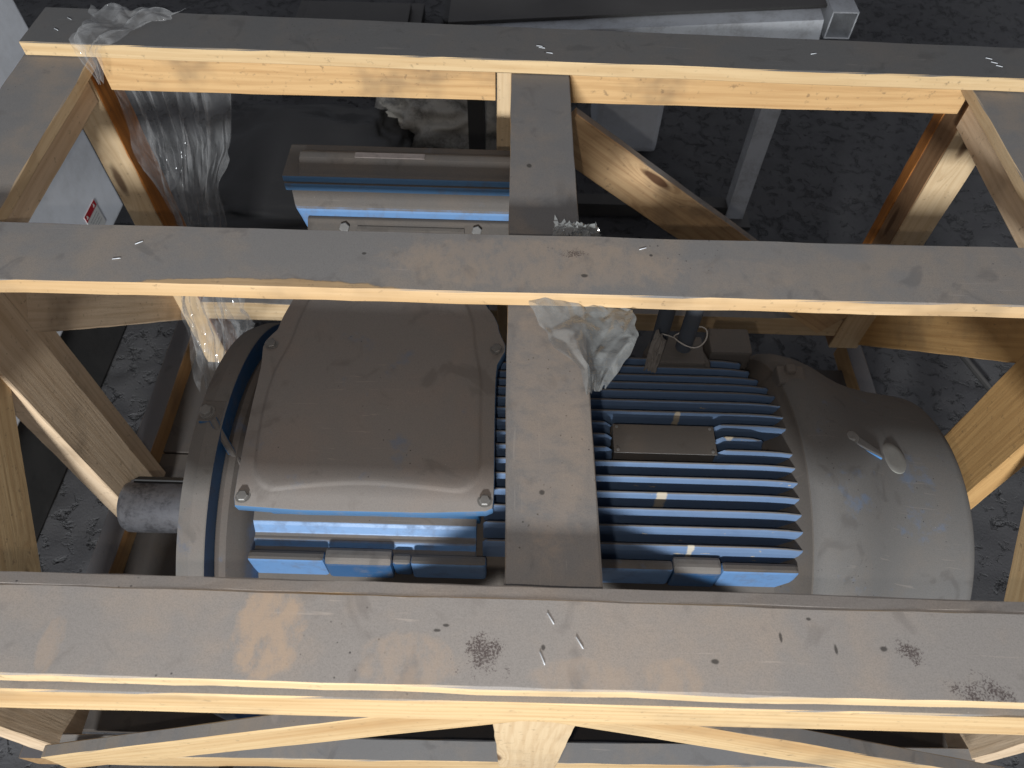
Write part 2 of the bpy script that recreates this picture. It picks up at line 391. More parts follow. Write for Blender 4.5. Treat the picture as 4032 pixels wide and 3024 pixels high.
def soil():
    t = NT('dark_packed_soil'); tc = t.coords(False)
    a = t.noise(tc, 5, 6, .65, .3); b = t.noise(tc, 24, 5, .68, .5); c = t.noise(tc, 160, 3, .7)
    col = t.mix(t.sstep(a, .35, .7), (.062, .060, .063), (.074, .072, .073))
    col = t.mix(t.sstep(c, .60, .78, 0, .35), col, (.17, .17, .17))
    col = t.mix(t.sstep(b, .60, .72, 0, .4), col, (.03, .029, .029))
    t.bump(t.math('ADD', t.math('MULTIPLY', t.sstep(b, .53, .70), -1.0), t.math('MULTIPLY', c, .12)), .9, .014)
    return t.out(col, .6, spec=.5)
SOIL = soil()

# ------------------------------------------------------------------ the floor
def floor():
    bm = bmesh.new(); bmesh.ops.create_grid(bm, x_segments=260, y_segments=260, size=2.6)
    for v in bm.verts:
        p = v.co; q = Vector((p.x*9, p.y*9, 2.0))
        n_ = noise.noise(Vector((p.x*26, p.y*38, 7.))); m_ = noise.noise(Vector((p.x*4, p.y*4, 3.)))
        h = .008*noise.fractal(q, .9, 2.1, 3) + .016*max(0, n_*.5 + m_*.35 - .16) - .012*max(0, -n_*.6 - m_*.2 - .16)
        edge = max(abs(p.x), abs(p.y))
        v.co.z = h if edge < 2.55 else 0
    # outer skirt to the far walls
    bmesh.ops.translate(bm, verts=bm.verts, vec=(0, 1.2, -.012))
    me = bpy.data.meshes.new('ground'); bm.to_mesh(me); bm.free()
    for p in me.polygons: p.use_smooth = True
    me.materials.append(SOIL); o = bpy.data.objects.new('ground', me); C.objects.link(o); o['kind'] = 'structure'
    mb = MB(); mb.add([(-9,-8,-.022),(9,-8,-.022),(9,10,-.022),(-9,10,-.022)], [(0,1,2,3)])
    o2 = link('ground', mb, SOIL); o2['kind'] = 'structure'
floor()

# ------------------------------------------------------------------ the crate
crate = empty('wooden_crate', (.02, .68, 0), 'open slatted timber crate of dusty planks built round the blue motor', 'crate')
K = crate
ZT = 1.0155
mid = slab('plank', (-.88, .685, ZT), (.92, .6905, ZT), (0,0,1), .106, .0245, GREYB, K, label='middle top plank with worn brown patches and a splintered front edge')
far = slab('plank', (-.847, 1.2262, ZT), (.90, 1.1885, ZT), (0,0,1), .112, .0245, FARW, K, w1=.096, label='far top plank with clear film at its left end')
fro = slab('plank', (-.90, .2005, ZT), (.92, .1970, ZT), (0,0,1), .083, .0245, FRONTW, K, label='front top plank with a shoe print and black mould')
slab('plank_edge', (-.90, .2490, ZT-.0018), (.92, .2455, ZT-.0018), (0,.2,1), .0145, .021, EDGEW, K, label='bevelled rear edge of the front plank')
ctr = slab('cross_board', (.0492, .178, .9895), (.033, 1.158, .9895), (0,0,1), .1, .022, CROSSW, K, label='dusty board running front to back under the top planks')
slab('side_board', (-.792, .178, .9895), (-.798, 1.275, .9895), (0,0,1), .117, .022, PALE2, K)
slab('side_board', (.823, .178, .9895), (.826, 1.24, .9895), (0,0,1), .112, .022, PALE2, K)
slab('side_rail', (-.757, .20, .938), (-.757, 1.16, .938), (1,0,0), .056, .03, TAN, K)
slab('side_rail', (.786, .23, .936), (.786, 1.16, .936), (-1,0,0), .06, .03, TAN, K)
slab('back_rail', (-.733, 1.178, .956), (-.044, 1.178, .956), (0,-1,0), .068, .024, RAILW, K)
slab('back_rail', (.061, 1.178, .956), (.786, 1.178, .956), (0,-1,0), .068, .024, RAILW, K)
slab('front_beam', (-.90, .1495, .9485), (.92, .1510, .9485), (0,-1,0), .081, .0245, PALE, K, rough=.002)
# corner and middle posts
slab('post', (-.785, 1.165, .12), (-.785, 1.165, .966), (0,-1,0), .06, .088, [PALE2, ORANGE], K, sides={'right':0,'left':0}, label='back left corner post with an orange bark edge')
bark = slab('bark_edge', (-.7535, 1.209, .12), (-.7535, 1.209, .966), (1,0,0), .082, .004, ORANGE, K, rough=.005)
slab('post', (.830, 1.160, .262), (.830, 1.160, .966), (0,-1,0), .07, .095, PALE2, K, label='back right corner post with a brown inner side')
slab('bark_edge', (.7915, 1.238, .262), (.7915, 1.238, .966), (-1,0,0), .030, .004, ORANGE, K, rough=.004)
slab('heartwood_face', (.7935, 1.207, .262), (.7935, 1.207, .966), (-1,0,0), .086, .003, BROWN2, K)
slab('post', (.008, 1.160, .12), (.008, 1.160, .989), (0,-1,0), .098, .03, PALE2, K)
slab('post', (-.806, .717, .152), (-.806, .717, .966), (1,0,0), .106, .045, TAN, K, label='weathered tan middle post on the left side')
slab('post', (-.814, .793, .152), (-.814, .793, .966), (1,0,0), .044, .036, TAN, K)
slab('post', (.857, .709, .152), (.857, .709, .966), (-1,0,0), .13, .042, BROWN, K)
slab('post', (-.800, .248, .172), (-.800, .248, .966), (1,0,0), .078, .05, TAN, K)
slab('post', (.855, .263, .172), (.855, .263, .966), (-1,0,0), .064, .045, TAN, K)
slab('post', (.046, .1975, .245), (.040, .1975, .966), (0,-1,0), .10, .03, PALE2, K, w1=.125, label='short pale post at the middle of the front')
# braces
slab('brace', (.075, 1.164, .872), (.775, 1.164, .348), (0,-1,0), .094, .022, STAINW, K, label='knotty diagonal brace in the back frame')
slab('brace', (1.132+.03, 0, 0), (.775, 0, 0), (0,0,1), .1, .02, BROWN, K) if False else None
slab('brace', (.861, 1.232, .270), (.861, .785, .782), (-1,0,0), .100, .022, BROWN, K, label='orange brown diagonal brace at the right, banded with shadow')
slab('brace', (.861, .66, .795), (.861, .29, .363), (-1,0,0), .100, .022, KNOTTY, K)
slab('brace', (-.8135, 1.205, .326), (-.8135, .80, .7715), (1,0,0), .100, .022, TAN, K, label='left rear brace with a dark split knot')
slab('brace', (-.8135, .700, .839), (-.8135, .29, .335), (1,0,0), .100, .022, KNOTTY, K, label='left front brace of pale pine with round knots')
slab('brace', (.034, .176, .836), (-.762, .1765, .296), (0,-1,0), .096, .02, PALE, K, chop=(0, .9), label='left diagonal brace of the front frame')
slab('brace', (.060, .1765, .823), (.815, .176, .345), (0,-1,0), .096, .02, PALE, K, chop=(0, -.9), label='right diagonal brace of the front frame')
# bottom rails, deck and skids
slab('base_rail', (-.80, 1.166, .331), (.794, 1.166, .331), (0,-1,0), .062, .03, PALE2, K)
slab('base_rail', (-.880, .20, .17), (-.880, 1.27, .17), (0,0,1), .05, .075, BASEW, K)
slab('base_rail', (.925, .22, .17), (.912, 1.27, .17), (0,0,1), .040, .075, BASEW, K)
slab('base_rail', (-.80, .2140, .24), (.86, .2320, .24), (0,0,1), .036, .10, PALE, K) 
yy = .26
for i in range(3):
    wd = .310; slab('deck_board', (-.86, yy + wd/2, .115 + random.uniform(-.002, .002)), (.90, yy + wd/2, .115), (0,0,1), wd, .022, DARKW, K); yy += wd + .005
for xx in (-.6, .02, .64):
    slab('skid', (xx, .2, .088), (xx, 1.22, .088), (0,0,1), .09, .088, DARKW, K)
slab('batten', (-.66, 1.02, .135), (-.42, 1.01, .135), (0,0,1), .03, .02, BROWN, K)
# staples in the plank ends
def staple(board, x, y, ang, z=ZT, ln=.010):
    d = Vector((math.cos(ang), math.sin(ang), 0)); p = Vector((x, y, z))
    mb = MB(); mb.tube([p - d*ln/2 + Vector((0,0,-.002)), p - d*ln/2 + Vector((0,0,.0006)), p + d*ln/2 + Vector((0,0,.0006)), p + d*ln/2 + Vector((0,0,-.002))], .00065, 6)
    on_slab('staple', mb, STEEL, board)
for x, y, a in ((.035,1.195,-.2),(.048,1.180,-.2),(.031,1.200,-.2),(.80,1.20,-.4),(.805,1.188,-.4),(.81,1.178,-.4),(-.79,1.245,-.6),(-.80,1.21,-.6),(.50,1.20,.3)): staple(far, x, y, a)
for x, y, a in ((.043,.222,-1.05),(.070,.200,-1.05),(.035,.185,-1.2)): staple(fro, x, y, a, ln=.012)
for x, y, a in ((-.50,.705,.6),(-.52,.675,.2),(.17,.72,.4)): staple(mid, x, y, a)

# ------------------------------------------------------------------ the motor
YC, ZC = .571, .47
mot = empty('electric_motor', (0, YC, .115), 'large blue flange mounted electric motor under thick brown dust inside the crate', 'motor')
# flange, end shields, frame, cowl
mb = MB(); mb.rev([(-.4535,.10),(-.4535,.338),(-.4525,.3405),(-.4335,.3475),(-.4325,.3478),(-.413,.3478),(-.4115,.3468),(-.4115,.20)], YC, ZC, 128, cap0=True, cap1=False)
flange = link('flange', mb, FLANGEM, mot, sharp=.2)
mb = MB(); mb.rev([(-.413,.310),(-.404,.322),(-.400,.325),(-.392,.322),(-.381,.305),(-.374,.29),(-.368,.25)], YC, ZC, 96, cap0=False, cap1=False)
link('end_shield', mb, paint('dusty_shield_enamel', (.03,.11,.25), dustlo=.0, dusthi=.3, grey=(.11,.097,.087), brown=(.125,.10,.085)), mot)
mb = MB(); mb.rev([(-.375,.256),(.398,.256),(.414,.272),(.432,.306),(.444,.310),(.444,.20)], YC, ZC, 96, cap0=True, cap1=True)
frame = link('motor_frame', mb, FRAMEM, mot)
mb = MB(); mb.rev([(.431,.303),(.437,.3105),(.446,.3165),(.465,.317),(.49,.312),(.515,.302),(.542,.286),(.57,.272),(.60,.2615),(.64,.253),(.69,.2465),(.698,.2445),(.703,.239),(.704,.05)], YC, ZC, 128, cap0=False, cap1=True)
cowl = link('fan_cowl', mb, COWLM, mot)
# bolt in a slot and the oval plug on the cowl
def cowl_frame(x, ang, r):
    n = Vector((0, math.sin(ang), math.cos(ang))); return Vector((x, YC, ZC)) + n*r, n
p, n = cowl_frame(.512, .045, .3005)
mb = MB(); mb.hexhead(p, n, .0085, .006); mb.tube([p - n*.012, p + n*.001], .012, 16)
link('bolt', mb, BOLTM, cowl)
mb = MB(); q, n2 = cowl_frame(.55, .0, .2805); 
mb.add([p + Vector((.004,.010,-.001)), p + Vector((.004,-.012,-.001)), q + Vector((.012,-.010,.001)), q + Vector((.010,.004,.0015))], [(0,1,2,3)]); 
mb.prism([p + Vector((.006,.009,-.008)), p + Vector((.006,-.011,-.008)), q + Vector((.013,-.010,-.008)), q + Vector((.011,.003,-.008))], n*.0092)
link('bolt_slot', mb, COWLM, cowl, bevel=.002)
p, n = cowl_frame(.588, .0, .2645)
mb = MB(); u = Vector((1,0,-.25)).normalized(); v = n.cross(u)
def disc(rr, hh): return [p + n*hh + u*math.cos(2*math.pi*k/28)*rr*.021 + v*math.sin(2*math.pi*k/28)*rr*.027 for k in range(28)]
rings = disc(1.08,-.006) + disc(1.0,.0016) + disc(.9,.0028) + disc(.6,.0030)
mb.add(rings, [(j*28+k, j*28+(k+1)%28, (j+1)*28+(k+1)%28, (j+1)*28+k) for j in range(3) for k in range(28)] + [tuple(range(84,112))], 0, True)
link('oval_plug', mb, OVALM, cowl)
mb = MB(); mb.box((.428,.690,.730), (.472,.725,.760)); mb.box((.440,.706,.75), (.456,.722,.770))
link('cowl_lug', mb, DUSTY, mot, bevel=.004)
# cooling fins: upright, parallel, tips on a circle about the axis
NPX0, NPX1 = .155, .309
FINZ = [.7163,.7237,.7315,.7415,.7515,.7574,.7609,.7635,.7652,.7655,.7638,.7607,.7553,.749,.7402,.7275]
def fin_outline(y, x0, x1, drop0=0, drop1=.006):
    zt = FINZ[max(0, min(15, round((.7646-y)/.0228)))]; zb = ZC + math.sqrt(.250**2 - min(abs(y-YC), .225)**2)
    L = [(x0, zb-.012)]
    if drop0: L += [(x0, zt-.011), (x0+.009, zt-.0015), (x0+.014, zt)]
    else: L += [(x0, zt-.008), (x0+.003, zt-.002), (x0+.008, zt)]
    if drop1 > .01: L += [(x1-.014, zt), (x1-.009, zt-.0015), (x1, zt-.011)]
    else:
        a = max(x0+.02, x1-.085)
        L += [(a, zt), (a+(x1-a)*.35, zt-drop1*.12), (a+(x1-a)*.65, zt-drop1*.4), (x1-.010, zt-drop1), (x1-.004, zt-drop1-.0015), (x1, zt-drop1-.006)]
    L += [(x1, zb-.012)]
    return L
def fin(y, x0, x1, drop0=0, drop1=.006, th=.0052):
    L = fin_outline(y, x0, x1, drop0, drop1); mb = MB(); n = len(L)
    def off(d, dz): return [(x + (0.0015 if i < 3 else -.0015 if i > n-4 else 0)*(dz != 0), y + d, z - (dz if 0 < i < n-1 else 0)) for i, (x, z) in enumerate(L)]
    rows = [off(-th/2-.0012, .010), off(-th/2-.0003, .0058), off(-th/2, .0034), off(-th/2+.0012, .0009), off(0, 0), off(th/2-.0012, .0009), off(th/2, .0034), off(th/2+.0003, .0058), off(th/2+.0012, .010)]
    rows = [[(x, y_, z) for x, y_, z in r] for r in rows]
    # outer flanks follow the root
    first = [(x, y-th/2-.0016, z-.012 if 0 < i < n-1 else z) for i, (x, z) in enumerate(L)]
    last = [(x, y+th/2+.0016, z-.012 if 0 < i < n-1 else z) for i, (x, z) in enumerate(L)]
    rows[0] = first; rows[-1] = last
    vs = [p for r in rows for p in r]; fs = []
    for j in range(len(rows)-1):
        for i in range(n-1): fs.append((j*n+i, j*n+i+1, (j+1)*n+i+1, (j+1)*n+i))
    mb.add(vs, fs, 0, True); mb.add(first, [tuple(range(n))]); mb.add(last, [tuple(range(n))[::-1]])
    link('cooling_fin', mb, FINB, mot)
def fin_end(y):
    pts = [(.40,.428),(.445,.430),(.507,.432),(.632,.432),(.69,.422),(.73,.406),(.77,.39)]
    for (a, xa), (b, xb) in zip(pts, pts[1:]):
        if a <= y <= b: return xa + (xb-xa)*(y-a)/(b-a)
    return .428
for i in range(16):
    y = .7646 - .0228*i; xe = fin_end(y)
    if i in (7, 8, 9):
        fin(y, -.036, NPX0 - .001, 0, .02)
        fin(y, NPX1 + .001, xe if i != 8 else .385, .02, .006)
    else: fin(y, -.036, xe)
# nameplate
mb = MB(); mb.box((NPX0+.001, .554, .70), (NPX1-.001, .601, .7605)); link('nameplate_boss', mb, DUSTY, mot, bevel=.003)
mb = MB(); mb.box((NPX0, .552, .7610), (NPX1, .602, .7622)); npl = link('nameplate', mb, PLATE, mot, bevel=.0008)
for x in (NPX0+.006, NPX1-.006):
    for y in (.557, .597):
        mb = MB(); mb.hexhead((x, y, .7621), (0,0,1), .0024, .0011, n=10); link('rivet', mb, BOLTM, npl)
# blocks along the front side of the frame
def block(name, x0, x1, z1, y=.392, mat=None, slope=0., b=.005):
    mb = MB(); mb.prism([(x0,y,.56)] + ([(x0,y,z1-slope),(x0,y+slope*.9,z1)] if slope else [(x0,y,z1)]) + [(x0,y+.016+slope,z1-.002),(x0,y+.03+slope,.56)], (x1-x0,0,0))
    link(name, mb, mat or BLUE, mot, bevel=b)
block('foot_block', .02, .238, .709); block('foot_block', .308, .418, .709)
block('mounting_pad', .2385, .3075, .709, .3905, FLANGEM, .008)
block('foot_block', -.372, -.2625, .707); block('foot_block', -.1385, -.03, .705)
block('mounting_pad', -.262, -.166, .707, .3905, FLANGEM, .008); block('foot_block', -.1655, -.139, .700, .395, FLANGEM)
for x0 in (-.33, .27):
    mb = MB(); mb.box((x0, .37, .1165), (x0+.11, .84, .16)); mb.box((x0+.01, .36, .16), (x0+.10, .78, .36)); link('foot', mb, FLANGEM, mot, bevel=.004)
# shaft with keyway
def shaft():
    n = 72; a0 = math.atan2(.72, .69); rr = .0485; mb = MB(); vs = []; xs = [(-.413,0),(-.683,0),(-.6905,-.004),(-.693,-.0085)]
    for x, dr in xs:
        for k in range(n):
            a = 2*math.pi*k/n; d = (a - a0 + math.pi) % (2*math.pi) - math.pi; r = rr + dr
            if abs(d) < .24: r = rr*.80 + dr
            vs.append((x, YC + .006 + r*math.sin(a), ZC + .008 + r*math.cos(a)))
    fs = [(i*n+k, i*n+(k+1) % n, (i+1)*n+(k+1) % n, (i+1)*n+k) for i in range(len(xs)-1) for k in range(n)]
    mb.add(vs, fs, 0, True); mb.add(vs[-n:], [tuple(range(n))])
    s = link('shaft', mb, SHAFTM, mot)
    mb = MB(); nrm = Vector((0, math.sin(a0), math.cos(a0))); tg = Vector((0, math.cos(a0), -math.sin(a0))); c = Vector((0, YC + .006, ZC + .008)) + nrm*rr*.78
    loop = [c - tg*.0098, c + tg*.0098, c + tg*.0098 + nrm*.014, c - tg*.0098 + nrm*.014]
    mb.prism([p + Vector((-.676,0,0)) for p in loop], (.24,0,0)); link('key', mb, BLACK, s, bevel=.001)
shaft()
# bolt and rod in the flange notch
mb = MB(); mb.box((-.447,.551,.795), (-.413,.588,.8186)); mb2 = MB()
fb = link('flange_lug', mb, DULLBLUE, mot, bevel=.003)
mb2.hexhead((-.436,.566,.8185), (0,-.1,1), .0085, .012, rot=.1); mb2.tube([(-.436,.566,.815),(-.436,.566,.822)], .011, 14); link('bolt', mb2, BOLTM, fb)
mb = MB(); mb.tube([(-.424,.553,.823),(-.408,.530,.800),(-.388,.505,.772)], .0055, 10); link('rod', mb, DULLBLUE, fb)
# front terminal box: lid on a skirted box
SL = .155
def lidp(x, y, h=0.):
    n = Vector((0, -SL, 1)).normalized(); return Vector((x, y, .79 + (y-.433)*SL)) + n*h
OUT = [(-.3735,.4301),(-.3798,.4493),(-.3795,.5661),(-.3765,.6445),(-.3775,.6625),(-.3800,.677),(-.3778,.692),(-.3690,.7035),(-.3605,.7130),(-.3600,.7286),(-.3465,.7684),(-.335,.800),(-.328,.87),(-.075,.87),(-.0560,.800),(-.0503,.7738),(-.0251,.7394),(-.0214,.7150),(-.0125,.7000),(-.0100,.688),(-.0155,.6740),(-.0240,.6632),(-.0235,.5768),(-.0197,.4499),(-.0232,.4323)]
def smooth_loop(pts, it=2):
    for _ in range(it):
        q = []
        for i in range(len(pts)):
            a, b = pts[i], pts[(i+1) % len(pts)]
            q += [(a[0]*.75+b[0]*.25, a[1]*.75+b[1]*.25), (a[0]*.25+b[0]*.75, a[1]*.25+b[1]*.75)]
        pts = q
    return pts
OUTS = smooth_loop(OUT, 1)
INN = [(-.3565,.452),(-.3635,.565),(-.3570,.640),(-.3380,.690),(-.3330,.730),(-.312,.80),(-.305,.85),(-.10,.85),(-.090,.80),(-.060,.740),(-.0560,.690),(-.0430,.640),(-.0425,.575),(-.0370,.458),(-.12,.466),(-.20,.471),(-.28,.464)]
INS = smooth_loop(INN, 2)
def resample(pts, n):
    P = [Vector((a, b)) for a, b in pts]; P.append(P[0]); d = [0]
    for a, b in zip(P, P[1:]): d.append(d[-1] + (b-a).length)
    out = []; j = 0
    for k in range(n):
        s = d[-1]*k/n
        while d[j+1] < s: j += 1
        f = (s-d[j])/(d[j+1]-d[j]); out.append(P[j].lerp(P[j+1], f))
    return out
def lid():
    n = 120; o = resample(OUTS, n); cen = Vector((-.2, .61))
    ins = resample(INS, n)
    # align the inner loop with the outer one by angle
    ang = lambda p: math.atan2(p.y-cen.y, p.x-cen.x)
    k0 = min(range(n), key=lambda k: abs(ang(ins[k]) - ang(o[0]))); ins = ins[k0:] + ins[:k0]
    def sh(l, f): return [cen + (p-cen)*f for p in l]
    rows = [(sh(o,.992), -.023), (o, -.020), (o, -.0025), (sh(o,.995), -.0004), (sh(o,.988), 0), (sh(ins,1.012), .0004), (ins, .0008), (sh(ins,.988), .0022), (sh(ins,.974), .0044), (sh(ins,.962), .0051), (sh(ins,.92), .0053)]
    for f, h in ((.75,.0057),(.5,.0060),(.25,.0061)): rows.append((sh(ins,f), h))
    vs = [lidp(p.x, p.y, h) for l, h in rows for p in l]; mb = MB()
    fs = [(j*n+k, j*n+(k+1) % n, (j+1)*n+(k+1) % n, (j+1)*n+k) for j in range(len(rows)-1) for k in range(n)]
    mb.add(vs, fs, 0, True); m = len(vs)
    k = len(rows)-1; mb.add(vs[k*n:], [tuple(range(n))], 0, True)
    mb.add(vs[:n], [tuple(range(n))])
    return mb
mb = MB(); mb.prism([(-.352,.456,.768),(-.345,.458,.700),(-.345,.84,.700),(-.352,.86,.80)], (.305,0,0))
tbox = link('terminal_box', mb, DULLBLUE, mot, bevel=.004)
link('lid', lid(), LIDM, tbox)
for x, y in ((-.3655,.4485),(-.033,.4515),(-.3667,.6853),(-.0245,.6870)):
    mb = MB(); p = lidp(x, y, .0004); mb.hexhead(p, (0,-SL,1), .0078, .0055, rot=random.random()); mb.tube([p, p + Vector((0,0,.0006))], .0105, 16); link('bolt', mb, BOLTM, tbox)
# skirt between box and frame, stepped down the front
prof = [(.50,.735),(.4475,.716),(.4435,.711),(.4365,.700),(.4325,.698),(.4285,.698),(.4255,.6955),(.4205,.688),(.417,.6865),(.404,.690),(.399,.688),(.399,.60),(.50,.60)]
mb = MB(); loop0 = [(-.386,y,z) for y, z in prof]
mb.prism(loop0, (.340,0,0)); link('box_skirt', mb, SKIRTM, mot, bevel=.0015)
# rear terminal box with its lid turned up and back
def ext(name, prof, x0, x1, mat, par, bevel=.003, label=None):
    mb = MB(); mb.prism([(x0,y,z) for y, z in prof], (x1-x0,0,0)); return link(name, mb, mat, par, bevel=bevel, label=label)
X0, X1 = -.378, .030
mb = MB()
pr = [(.952,.9055),(.945,.900),(.930,.889),(.9255,.884),(.9235,.868),(.916,.70),(1.00,.70),(1.02,.9055)]
x_in = [.004,.006,.010,.013,.018,.06,.06,.004]
vs = [(X0+d+.002, y, z) for (y, z), d in zip(pr, x_in)] + [(X1-d-.002, y, z) for (y, z), d in zip(pr, x_in)]
m = len(pr); mb.add(vs, [tuple(range(m))[::-1], tuple(range(m, 2*m))] + [(i, (i+1) % m, m+(i+1) % m, m+i) for i in range(m)])
rbox = link('auxiliary_box', mb, BLUE, mot, bevel=.004)
ext('box_rim', [(.9425,.9063),(.9425,.9215),(1.025,.9215),(1.025,.9063)], X0, X1, RIMM, rbox, .003)
ext('lid_flange', [(.943,.9235),(.943,.936),(1.024,.936),(1.024,.9235)], X0, X1, RIMM, rbox, .003)
ext('lid', [(.9435,.9235),(.9435,.936),(.947,.9385),(.955,.940),(.962,.948),(.970,.9535),(.982,.9545),(.992,.949),(1.022,.925),(1.022,.9235)], X0+.026, X1, RIMM, rbox, .004)
mb = MB(); mb.box((X0+.030,.958,.943), (X1-.02,.972,.949)); 
ext('cover_panel', [(.924,.8715),(.9165,.8715),(.8965,.8560),(.8925,.847),(.8925,.78),(.924,.78)], X0+.033, X1-.033, FRAMEM, rbox, .002)  # panel and handle plate take the darker frame dust in place of shade
ext('handle_plate', [(.908,.8670),(.902,.8640),(.891,.8550),(.886,.844),(.886,.79),(.908,.79)], X0+.115, X1-.115, FRAMEM, rbox, .002)
for x in (X0+.095, X1-.095):
    mb = MB(); mb.hexhead((x,.905,.8632), (0,-.62,.78), .0085, .006); link('bolt', mb, BOLTM, rbox)
mb = MB(); mb.box((-.262,.9700,.9537), (-.150,.9815,.9555)); link('label_plate', mb, plain('rubbed_label', (.22,.185,.17), .6, 0, .6, sc=60), rbox)
# lifting eye
mb = MB(); P1 = Vector((.2515,.800,.70)); P2 = Vector((.2850,.768,.745)); pts = [P1, P1 + Vector((0,0,.10)), P1 + Vector((0,0,.16))]
mc = (P1 + P2)/2; r_ = (P1.xy - P2.xy).length/2
for k in range(1, 8):
    a = math.pi*k/8; q = mc.xy + (P1.xy-P2.xy)/2*math.cos(a); pts.append(Vector((q.x, q.y, .862 + r_*math.sin(a))))
pts += [P2 + Vector((0,0,.115)), P2 + Vector((0,0,.06)), P2]
mb.tube(pts, .0135, 14); eye = link('lifting_eye', mb, EYEM, mot)
mb = MB(); mb.box((.240,.742,.66), (.322,.80,.735)); mb.prism([(.225,.742,.70),(.230,.75,.728),(.245,.775,.736),(.318,.775,.736),(.333,.75,.728),(.338,.742,.70)], (0,.05,-.04)); link('eye_boss', mb, DUSTY, mot, bevel=.004)
mb = MB(); mb.box((.342,.785,.60), (.415,.84,.712)); link('frame_boss', mb, DUSTY, mot, bevel=.006)

# wire loop and dusty tag on the lifting eye
mb = MB(); c = Vector((.285,.768,.772)); pts = []
for k in range(33):
    a = 2*math.pi*k/32; pts.append(c + Vector((math.cos(a)*.026 + .006, math.sin(a)*.019, .007*math.sin(a*2+.5) + .006*math.cos(a))))
mb.tube(pts, .0012, 6); mb.tube([pts[16], pts[16]+Vector((-.012,-.004,.010)), pts[16]+Vector((-.02,.004,.004))], .0011, 6)
props(link('wire_loop', mb, WIRE), 'thin pale wire looped round the lifting eye of the motor', 'wire')

# ------------------------------------------------------------------ plastic film
def patch(corners_fn, nu, nv, fold, seed, ragged=.0):
    vs = []; fs = []
    for j in range(nv+1):
        for i in range(nu+1):
            u, v = i/nu, j/nv
            uu = u + ragged*noise.noise(Vector((v*9+seed, u*2, 3.3)))*(abs(u-.5)*2)**2
            vv = v + ragged*noise.noise(Vector((u*9+seed, v*2, 8.3)))*(abs(v-.5)*2)**2
            p = corners_fn(uu, vv); f = fold(u, v); vs.append(p + f)
    for j in range(nv):
        for i in range(nu): fs.append((j*(nu+1)+i, j*(nu+1)+i+1, (j+1)*(nu+1)+i+1, (j+1)*(nu+1)+i))
    mb = MB(); mb.add(vs, fs, 0, True); return mb
def crumple(u, v, s, amp, k):
    d, _ = noise.voronoi(Vector((u*k, v*k*1.1, s))); e, _ = noise.voronoi(Vector((u*k*2.2 + 3, v*k*2.3, s*2)))
    return amp*((d[1]-d[0]) + .4*(e[1]-e[0]) - .5)
def interp(rows):
    """rows: list of (v, left point, right point)"""
    def fn(u, v):
        v = min(max(v, rows[0][0]), rows[-1][0])
        for (v0, a0, b0), (v1, a1, b1) in zip(rows, rows[1:]):
            if v <= v1:
                f = (v-v0)/(v1-v0); return Vector(a0).lerp(Vector(a1), f).lerp(Vector(b0).lerp(Vector(b1), f), u)
    return fn
def crease(u, v, s, amp, fu=6, fv=2):
    a = noise.noise(Vector((u*fu + s, v*fv, s*.7))); b = noise.noise(Vector((u*fu*2.3 - v*3 + s, v*fv*2.5, s)))
    c = noise.noise(Vector((u*fu*3.1 + v*5 + s, v*fv*6 - u*3, s*1.9)))
    return amp*((1-abs(a)*3.0) + .6*(1-abs(b)*2.6) + .3*(1-abs(c)*2.4) - .7)
hang = interp([(0, (-.728,1.215,.972), (-.510,1.215,.972)), (.17, (-.731,1.20,.80), (-.557,1.20,.81)), (.32, (-.718,1.17,.715), (-.600,1.17,.72)), (.45, (-.705,1.13,.62), (-.604,1.12,.64)), (.62, (-.742,1.08,.48), (-.577,1.04,.52)), (.8, (-.739,1.03,.378), (-.535,.97,.54)), (1, (-.729,.97,.279), (-.584,.93,.432))])
mb = patch(hang, 90, 90, lambda u, v: Vector((crease(u, v, 5.1, .005), crease(u, v, 2.3, .016, 9, .9) + crumple(u*1.6 + v*.3, v, 4.1, .035, 2.4), crumple(u, v, 9.7, .008, 5))), 3.1, .10)
props(link('plastic_sheet', mb, MILK2), 'long torn clear plastic sheet hanging from the back left corner of the crate', 'plastic sheet', 'torn clear plastic on the crate')
cap = interp([(0, (-.756,1.265,1.026), (-.585,1.262,1.022)), (.35, (-.735,1.205,1.022), (-.640,1.228,1.022)), (.6, (-.752,1.165,1.022), (-.682,1.165,1.022)), (.78, (-.742,1.148,1.012), (-.698,1.148,1.010)), (1, (-.724,1.142,.960), (-.716,1.142,.958))])
mb = patch(cap, 60, 70, lambda u, v: Vector((crumple(u, v, 1.1, .010, 2.5), crumple(u, v, 7.3, .008, 2.5), .010+crumple(u, v, 4.4, .022, 2.2))), 8.1, .10)
props(link('plastic_sheet', mb, MILK2), 'clear plastic film draped over the left end of the far plank', 'plastic sheet', 'torn clear plastic on the crate')
knot = interp([(0, (.014,.660,.993), (.112,.655,.993)), (.16, (.017,.637,1.0), (.150,.632,.990)), (.4, (.035,.598,1.0), (.160,.605,.982)), (.62, (.052,.562,1.0), (.152,.575,.976)), (.82, (.084,.527,1.0), (.136,.548,.974)), (1, (.090,.492,.998), (.118,.520,.972))])
mb = patch(knot, 70, 70, lambda u, v: Vector((crumple(u, v, 3.7, .006, 1.5), crumple(u, v, 6.1, .006, 1.5), .010 + crumple(u*1.7+v*.9, v*.8, 8.4, .026, 1.25))), 5.5, .07)
props(link('plastic_sheet', mb, MILK), 'crumpled clear plastic tag caught between the middle plank and the centre board', 'plastic sheet', 'torn clear plastic on the crate')
tuft = interp([(0, (.055,.775,1.006), (.112,.772,1.006)), (1, (.045,.738,.999), (.118,.738,.997))])
mb = patch(tuft, 24, 14, lambda u, v: Vector((crease(u, v, 2.7, .003), crease(u, v, 1.1, .003), abs(crease(u, v, 5.4, .010, 5, 3)))), 1.5, .07)
